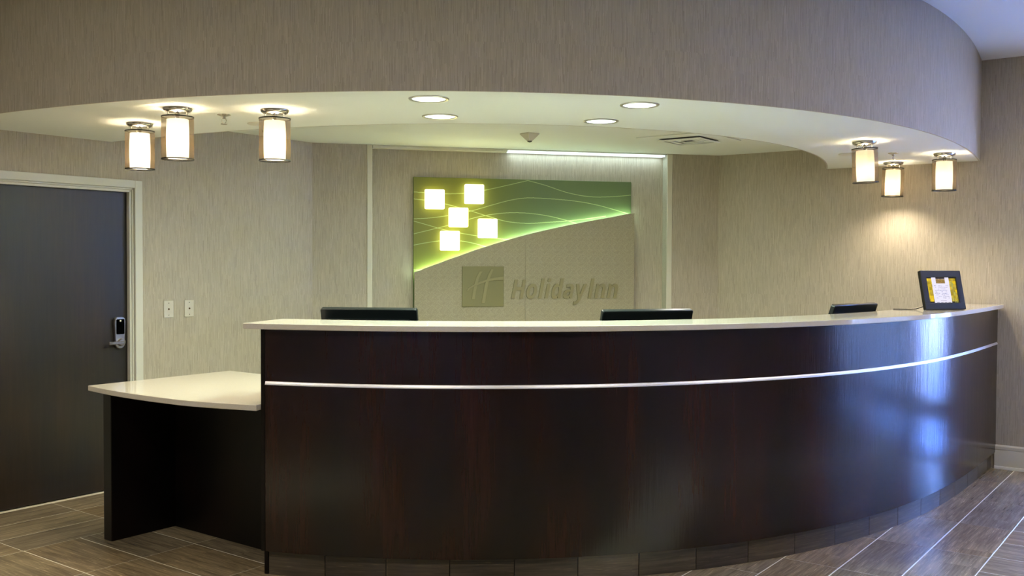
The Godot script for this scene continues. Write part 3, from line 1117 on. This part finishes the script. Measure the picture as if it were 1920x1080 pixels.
func make_lamp(xf: Transform3D, label: String, group: String) -> Node3D:
	var o := thing("ceiling_lamp", label, "lamp", xf, group)
	var st := mesh_tool()
	lathe(st, [Vector2(0.0, -0.024), Vector2(0.044, -0.024), Vector2(0.060, -0.021), Vector2(0.071, -0.014), Vector2(0.0755, -0.004), Vector2(0.0755, 0.0)], 40)
	obj("canopy", st, M.chrome, o)
	st = mesh_tool()
	lathe(st, [Vector2(0.0, -0.068), Vector2(0.009, -0.068), Vector2(0.009, -0.040), Vector2(0.013, -0.038), Vector2(0.013, -0.030), Vector2(0.008, -0.027), Vector2(0.008, -0.022)], 16)
	obj("stem", st, M.chrome, o)
	for s in [-1, 1]:
		st = mesh_tool()
		lathe(st, [Vector2(0.0, -0.037), Vector2(0.0035, -0.036), Vector2(0.0045, -0.032), Vector2(0.003, -0.028), Vector2(0.003, -0.022)], 10, Transform3D(Basis.IDENTITY, Vector3(0.030 * s, 0, 0.040 * s)))
		obj("finial", st, M.chrome, o)
	# sheer outer drum
	st = mesh_tool()
	lathe(st, [Vector2(0.0815, -0.268), Vector2(0.0815, -0.048)], 56)
	var sh := obj("outer_shade", st, M.sheer, o)
	for y in [-0.268, -0.048]:
		st = mesh_tool()
		lathe(st, [Vector2(0.0803, y - 0.003), Vector2(0.0830, y - 0.003), Vector2(0.0830, y + 0.003), Vector2(0.0803, y + 0.003), Vector2(0.0803, y - 0.003)], 56)
		obj("rim", st, M.rim, sh)
	# spokes that carry both shades
	st = mesh_tool()
	for k in 3:
		var a := TAU * k / 3.0 + 0.4
		tube(st, [Vector3(0, -0.058, 0), Vector3(cos(a) * 0.081, -0.050, sin(a) * 0.081)], 0.0015, 6)
	obj("spoke", st, M.chrome, o)
	# white inner shade, open below
	st = mesh_tool()
	lathe(st, [Vector2(0.0555, -0.262), Vector2(0.0575, -0.20), Vector2(0.0575, -0.12), Vector2(0.0545, -0.060)], 48)
	lathe(st, [Vector2(0.0530, -0.060), Vector2(0.0560, -0.12), Vector2(0.0560, -0.20), Vector2(0.0540, -0.262), Vector2(0.0555, -0.262)], 48)
	obj("inner_shade", st, M.shade, o)
	st = mesh_tool()
	lathe(st, [Vector2(0.0, -0.244), Vector2(0.014, -0.241), Vector2(0.024, -0.231), Vector2(0.028, -0.217), Vector2(0.026, -0.202), Vector2(0.017, -0.180), Vector2(0.013, -0.160), Vector2(0.013, -0.125), Vector2(0.0, -0.125)], 24)
	obj("bulb", st, M.bulb, o)
	st = mesh_tool()
	lathe(st, [Vector2(0.0, -0.126), Vector2(0.015, -0.126), Vector2(0.015, -0.068), Vector2(0.0, -0.068)], 20)
	obj("socket", st, M.white_plastic, o)
	var l := OmniLight3D.new()
	l.name = "bulb_glow"
	l.light_color = Color(1.0, 0.935, 0.83)
	l.light_energy = 0.31
	l.light_size = 0.024
	l.omni_range = 12.0
	l.omni_attenuation = 2.0
	l.shadow_enabled = true
	l.position = Vector3(0, -0.216, 0)
	o.add_child(l)
	var u := SpotLight3D.new()
	u.name = "top_glow"
	u.light_color = Color(1.0, 0.92, 0.76)
	u.light_energy = 0.12
	u.light_size = 0.02
	u.spot_angle = 84.0
	u.spot_angle_attenuation = 0.3
	u.spot_range = 4.0
	u.spot_attenuation = 2.0
	u.shadow_enabled = true
	u.transform = Transform3D(Basis(Vector3.RIGHT, PI * 0.5), Vector3(0.0, -0.052, 0.0))
	o.add_child(u)
	return o

func make_downlight(xf: Transform3D, label: String, group: String, c: Color, e: float, lens: Material) -> Node3D:
	var o := thing("downlight", label, "downlight", xf, group)
	var st := mesh_tool()
	lathe(st, [Vector2(0.082, -0.001), Vector2(0.086, -0.006), Vector2(0.096, -0.006), Vector2(0.100, -0.002), Vector2(0.100, 0.0)], 48)
	obj("trim_ring", st, M.satin, o)
	st = mesh_tool()
	lathe(st, [Vector2(0.0, -0.004), Vector2(0.05, -0.0037), Vector2(0.084, -0.002)], 40)
	obj("lens", st, lens, o)
	var l := AreaLight3D.new()
	l.name = "down_glow"
	l.area_size = Vector2(0.15, 0.15)
	l.light_color = c
	l.light_energy = e
	l.area_range = 14.0
	l.area_attenuation = 2.0
	l.shadow_enabled = true
	l.transform = Transform3D(Basis(Vector3.RIGHT, -PI * 0.5), Vector3(0, -0.010, 0))
	o.add_child(l)
	return o

# ================= small things on the ceilings =================
func build_ceiling_fittings():
	for s in [[Vector3(3.355, HS, -4.449), "brass and chrome fire sprinkler head between two lamps at the left"], [Vector3(7.298, HS, -1.988), "small chrome fire sprinkler head among the three right lamps"]]:
		var o := thing("sprinkler", s[1], "sprinkler", Transform3D(Basis.IDENTITY, s[0]), "sprinkler heads in the soffit")
		var st := mesh_tool()
		lathe(st, [Vector2(0.012, -0.010), Vector2(0.020, -0.008), Vector2(0.036, -0.003), Vector2(0.037, 0.0)], 28)
		obj("escutcheon", st, M.chrome, o)
		st = mesh_tool()
		lathe(st, [Vector2(0, -0.022), Vector2(0.010, -0.022), Vector2(0.011, -0.006)], 14)
		for k in 2:
			var sg := 1.0 if k == 0 else -1.0
			tube(st, [Vector3(0.009 * sg, -0.020, 0), Vector3(0.015 * sg, -0.030, 0), Vector3(0.011 * sg, -0.042, 0), Vector3(0, -0.050, 0)], 0.0022, 7)
		obj("frame_arm", st, M.chrome, o)
		st = mesh_tool()
		lathe(st, [Vector2(0.0, -0.054), Vector2(0.017, -0.0525), Vector2(0.018, -0.051), Vector2(0.0, -0.050)], 18)
		obj("deflector", st, M.chrome, o)
	for s in [[Vector3(3.700, HS, -4.561), 0.080, "flat white round cover plate on the soffit beside the left lamps"], [Vector3(7.206, HS, -2.244), 0.105, "flat white round cover plate on the soffit behind the right lamps"]]:
		var st := mesh_tool()
		lathe(st, [Vector2(0.0, -0.005), Vector2(s[1] - 0.004, -0.005), Vector2(s[1], -0.002), Vector2(s[1], 0.0)], 40)
		var o := obj("cover_plate", st, mat(Color(0.84, 0.82, 0.77), 0.6), self, Transform3D(Basis.IDENTITY, s[0]))
		tag(o, s[2], "cover plate", "cover plates on the soffit")
	# dome camera
	var c := thing("security_camera", "small black dome security camera under the alcove ceiling", "camera", Transform3D(Basis.IDENTITY, Vector3(4.80, HI, -5.80)))
	var st := mesh_tool()
	lathe(st, [Vector2(0.05, -0.012), Vector2(0.066, -0.010), Vector2(0.070, -0.004), Vector2(0.070, 0.0)], 32)
	obj("base", st, M.black, c)
	st = mesh_tool()
	lathe(st, [Vector2(0.0, -0.052), Vector2(0.018, -0.049), Vector2(0.034, -0.039), Vector2(0.046, -0.024), Vector2(0.050, -0.010)], 28)
	obj("dome", st, M.dark_glass, c)
	# white wedge shaped sensor
	var sn := thing("motion_sensor", "white wedge-shaped ceiling sensor with a dark tip above the sign", "sensor", Transform3D(Basis(Vector3.UP, 0.5), Vector3(6.007, HI, -4.29)))
	st = mesh_tool()
	var lv := [[0.074, 0.0], [0.074, -0.008], [0.020, -0.058], [0.0, -0.060]]
	for i in 3:
		for k in 4:
			var c4 := []
			for e in [[i, k], [i, k + 1], [i + 1, k + 1], [i + 1, k]]:
				var an: float = PI * 0.5 * e[1]
				c4.append(Vector3(cos(an) * lv[e[0]][0], lv[e[0]][1], sin(an) * lv[e[0]][0]))
			var fd := Vector3(cos(PI * 0.5 * (k + 0.5)), -0.7 if i > 0 else 0.0, sin(PI * 0.5 * (k + 0.5))).normalized() if i < 2 else Vector3.DOWN
			quad(st, c4, [fd, fd, fd, fd], [Vector2.ZERO, Vector2.ZERO, Vector2.ZERO, Vector2.ZERO])
	obj("housing", st, M.white_plastic, sn)
	st = mesh_tool()
	lathe(st, [Vector2(0.0, -0.070), Vector2(0.014, -0.066), Vector2(0.020, -0.058)], 12)
	obj("lens", st, M.dark_glass, sn)
	# square diffuser
	var v := thing("air_vent", "square white ceiling air diffuser with dark slots above the back wall", "air vent", Transform3D(Basis.IDENTITY, Vector3(6.98, HI, -3.45)))
	st = mesh_tool()
	box(st, Vector3(0, -0.004, 0), Vector3(0.62, 0.008, 0.60), 0.002)
	obj("panel", st, M.ceiling, v)
	st = mesh_tool()
	prism(st, rect(0.34, 0.34), -0.0095, -0.0075)
	obj("dark_core", st, M.black, v)
	for k in 3:
		var a := 0.36 - 0.10 * k
		st = mesh_tool()
		for r in 4:
			var b := Basis(Vector3.UP, PI * 0.5 * r)
			var q := PackedVector2Array([Vector2(-a * 0.5, a * 0.5), Vector2(a * 0.5, a * 0.5), Vector2(a * 0.5 - 0.03, a * 0.5 - 0.03), Vector2(-a * 0.5 + 0.03, a * 0.5 - 0.03)])
			prism(st, q, -0.026 + 0.003 * k, -0.020 + 0.003 * k, 0.0, Transform3D(b, Vector3.ZERO))
		obj("louver", st, M.ceiling, v)

# ================= things on the desk =================
func build_monitors():
	var first: Node3D = null
	for s in [[-1.0228, 3.86, "black computer monitor seen from behind, left end of the tall counter"], [-0.6316, 4.07, "black computer monitor seen from behind, below the sign's right half"], [-0.2, 4.005, "black computer monitor seen from behind, edge-on, left of the tilted black display"]]:
		var t: float = s[0]
		var p: Vector2 = DESK_C + Vector2(sin(t), cos(t)) * float(s[1])
		var xf := Transform3D(Basis(Vector3.UP, t), Vector3(p.x, 0.76, p.y))
		if first:
			copy_of(first, xf, s[2])
			continue
		var o := thing("computer_monitor", s[2], "monitor", xf, "monitors behind the tall counter")
		first = o
		var tilt := Transform3D(Basis(Vector3.RIGHT, deg_to_rad(19)), Vector3(0, 0.315, -0.065))
		var st := mesh_tool()
		slab_xy(st, rounded(0.55, 0.49, 0.012, 4), -0.024, 0.008, 0.004, tilt)
		slab_xy(st, rounded(0.50, 0.40, 0.03, 4, Vector2(0, -0.01)), 0.007, 0.030, 0.014, tilt)
		obj("case", st, M.plastic, o)
		st = mesh_tool()
		slab_xy(st, rect(0.51, 0.45), -0.026, -0.0235, 0.0, tilt)
		obj("screen", st, M.dark_glass, o)
		st = mesh_tool()
		box(st, Vector3(0, 0.15, 0.015), Vector3(0.07, 0.28, 0.025), 0.004)
		obj("neck", st, M.plastic, o)
		st = mesh_tool()
		prism(st, rounded(0.24, 0.18, 0.03, 5, Vector2(0, -0.02)), 0.0, 0.014, 0.003)
		obj("foot", st, M.plastic, o)

func build_display_frame():
	var a := Vector3(6.7705, CT, -1.6294)
	var b := Vector3(7.036, CT, -1.4382)
	var u := (b - a).normalized()
	var w := a.distance_to(b)
	var base := Basis(u, Vector3.UP, u.cross(Vector3.UP))
	var o := thing("display_frame", "tilted black framed display with a white page on yellow, on the counter", "display", Transform3D(base, (a + b) * 0.5))
	var back := Transform3D(Basis(Vector3.RIGHT, deg_to_rad(-14)), Vector3.ZERO)
	var h := 0.264
	var b1 := 0.045
	var st := mesh_tool()
	for p in [[0.0, b1 * 0.5, w, b1], [0.0, h - b1 * 0.5, w, b1]]:
		box(st, Vector3(p[0], p[1] + 0.003, 0.0), Vector3(p[2], p[3], 0.028), 0.003, back)
	for sgn in [-1, 1]:
		box(st, Vector3(sgn * (w * 0.5 - b1 * 0.5), h * 0.5 + 0.003, 0.0), Vector3(b1, h, 0.0275), 0.003, back)
	box(st, Vector3(0, h * 0.5, -0.018), Vector3(w - 0.02, h - 0.02, 0.016), 0.003, back)
	obj("frame", st, mat(Color(0.035, 0.035, 0.04), 0.4), o)
	st = mesh_tool()
	var x := w * 0.5 - b1 + 0.004
	var n := back.basis * Vector3.BACK
	var q := []
	for p in [[-x, b1 - 0.004], [x, b1 - 0.004], [x, h - b1 + 0.010], [-x, h - b1 + 0.010]]:
		q.append(back * Vector3(p[0], p[1], 0.004))
	quad(st, q, [n, n, n, n], [Vector2(0, 1), Vector2(1, 1), Vector2(1, 0), Vector2(0, 0)])
	var m := mat(Color(0.1, 0.1, 0.1), 0.2)
	var t := tex(page_image())
	m.albedo_color = Color(0.25, 0.25, 0.25)
	m.albedo_texture = t
	m.emission_enabled = true
	m.emission_texture = t
	m.emission_operator = BaseMaterial3D.EMISSION_OP_MULTIPLY
	m.emission = Color.WHITE
	m.emission_energy_multiplier = 0.42
	obj("screen", st, m, o)
	var l := AreaLight3D.new()
	l.name = "screen_glow"
	l.area_size = Vector2(0.2, 0.18)
	l.light_color = Color(1.0, 0.97, 0.8)
	l.light_energy = 0.004
	l.area_range = 4.0
	l.area_attenuation = 2.0
	l.shadow_enabled = true
	l.transform = back * Transform3D(Basis(Vector3.UP, PI), Vector3(0, h * 0.5, 0.012))
	o.add_child(l)
	st = mesh_tool()
	tube(st, [Vector3(-0.06, 0.035, -0.055), Vector3(-0.12, 0.020, -0.07), Vector3(-0.17, 0.006, -0.075), Vector3(-0.22, 0.0035, -0.09), Vector3(-0.30, 0.0035, -0.14)], 0.003, 8)
	obj("power_cord", st, M.black, o)
	st = mesh_tool()
	box(st, Vector3(0.0, 0.075, -0.075), Vector3(0.05, 0.17, 0.008), 0.002, Transform3D(Basis(Vector3.RIGHT, deg_to_rad(16)), Vector3(0, 0, -0.022)))
	obj("stand", st, M.black, o)

func page_image() -> Image:
	var w := 240
	var h := 220
	var im := Image.create(w, h, false, Image.FORMAT_RGB8)
	im.fill(Color(0.10, 0.09, 0.12))
	var r := RandomNumberGenerator.new()
	r.seed = 21
	# yellow photograph behind the page, in loose blocks
	for y in range(16, 200, 23):
		for x in range(0, w, 20):
			var v := r.randf()
			im.fill_rect(Rect2i(x, y, 20, 23), Color(0.62 + 0.36 * v, 0.53 + 0.30 * v, 0.08 + 0.10 * r.randf()))
	for k in 40:
		var v := r.randf()
		im.fill_rect(Rect2i(r.randi_range(176, 232), r.randi_range(18, 190), r.randi_range(2, 5), r.randi_range(10, 40)), Color(0.55 + 0.2 * v, 0.55 + 0.2 * v, 0.25 + 0.2 * v))
	# the page
	im.fill_rect(Rect2i(46, 0, 138, h), Color(0.93, 0.91, 0.98))
	im.fill_rect(Rect2i(80, 6, 72, 14), Color(0.20, 0.16, 0.14))
	im.fill_rect(Rect2i(80, 22, 72, 34), Color(0.66, 0.52, 0.28))
	for k in 60:
		im.fill_rect(Rect2i(80 + r.randi_range(0, 66), 20 + r.randi_range(0, 34), 5, 3), Color(0.30 + 0.3 * r.randf(), 0.22 + 0.3 * r.randf(), 0.16))
	for row in 9:
		var y := 74 + 12 * row
		var x := 60 + r.randi_range(0, 8)
		while x < 166:
			var n := r.randi_range(4, 14)
			if r.randf() < 0.75:
				im.fill_rect(Rect2i(x, y + r.randi_range(-1, 1), n, 3), Color(0.62, 0.64, 0.80).lerp(Color(0.45, 0.46, 0.62), r.randf()))
			x += n + 3
	im.fill_rect(Rect2i(96, 192, 46, 2), Color(0.5, 0.5, 0.6))
	for k in 4:
		im.fill_rect(Rect2i(64 + 30 * k, 206, 20, 3), Color(0.2, 0.2, 0.26))
	return im

func build_wall_plates():
	for s in [[4.110, "white wall plate with a small jack, nearer the door frame"], [4.280, "white wall plate with a small jack, farther from the door frame"]]:
		var o := thing("wall_plate", s[1], "wall plate", Transform3D(Basis.IDENTITY, Vector3(s[0], 1.226, ZD)), "wall plates beside the door")
		var st := mesh_tool()
		slab_xy(st, rounded(0.080, 0.122, 0.006, 4), 0.0, 0.007, 0.0045)
		obj("plate", st, M.white_plastic, o)
		for y in [-0.043, 0.043]:
			st = mesh_tool()
			lathe(st, [Vector2(0.0, 0.0085), Vector2(0.003, 0.008), Vector2(0.004, 0.0065)], 12, Transform3D(Basis(Vector3.RIGHT, PI * 0.5), Vector3(0, y, 0)))
			obj("screw", st, M.chrome, o)
		st = mesh_tool()
		lathe(st, [Vector2(0.0, 0.013), Vector2(0.0035, 0.013), Vector2(0.004, 0.010), Vector2(0.006, 0.010), Vector2(0.007, 0.0065)], 12, Transform3D(Basis(Vector3.RIGHT, PI * 0.5), Vector3.ZERO))
		obj("jack", st, mat(Color(0.35, 0.26, 0.16), 0.35, 0.8), o)
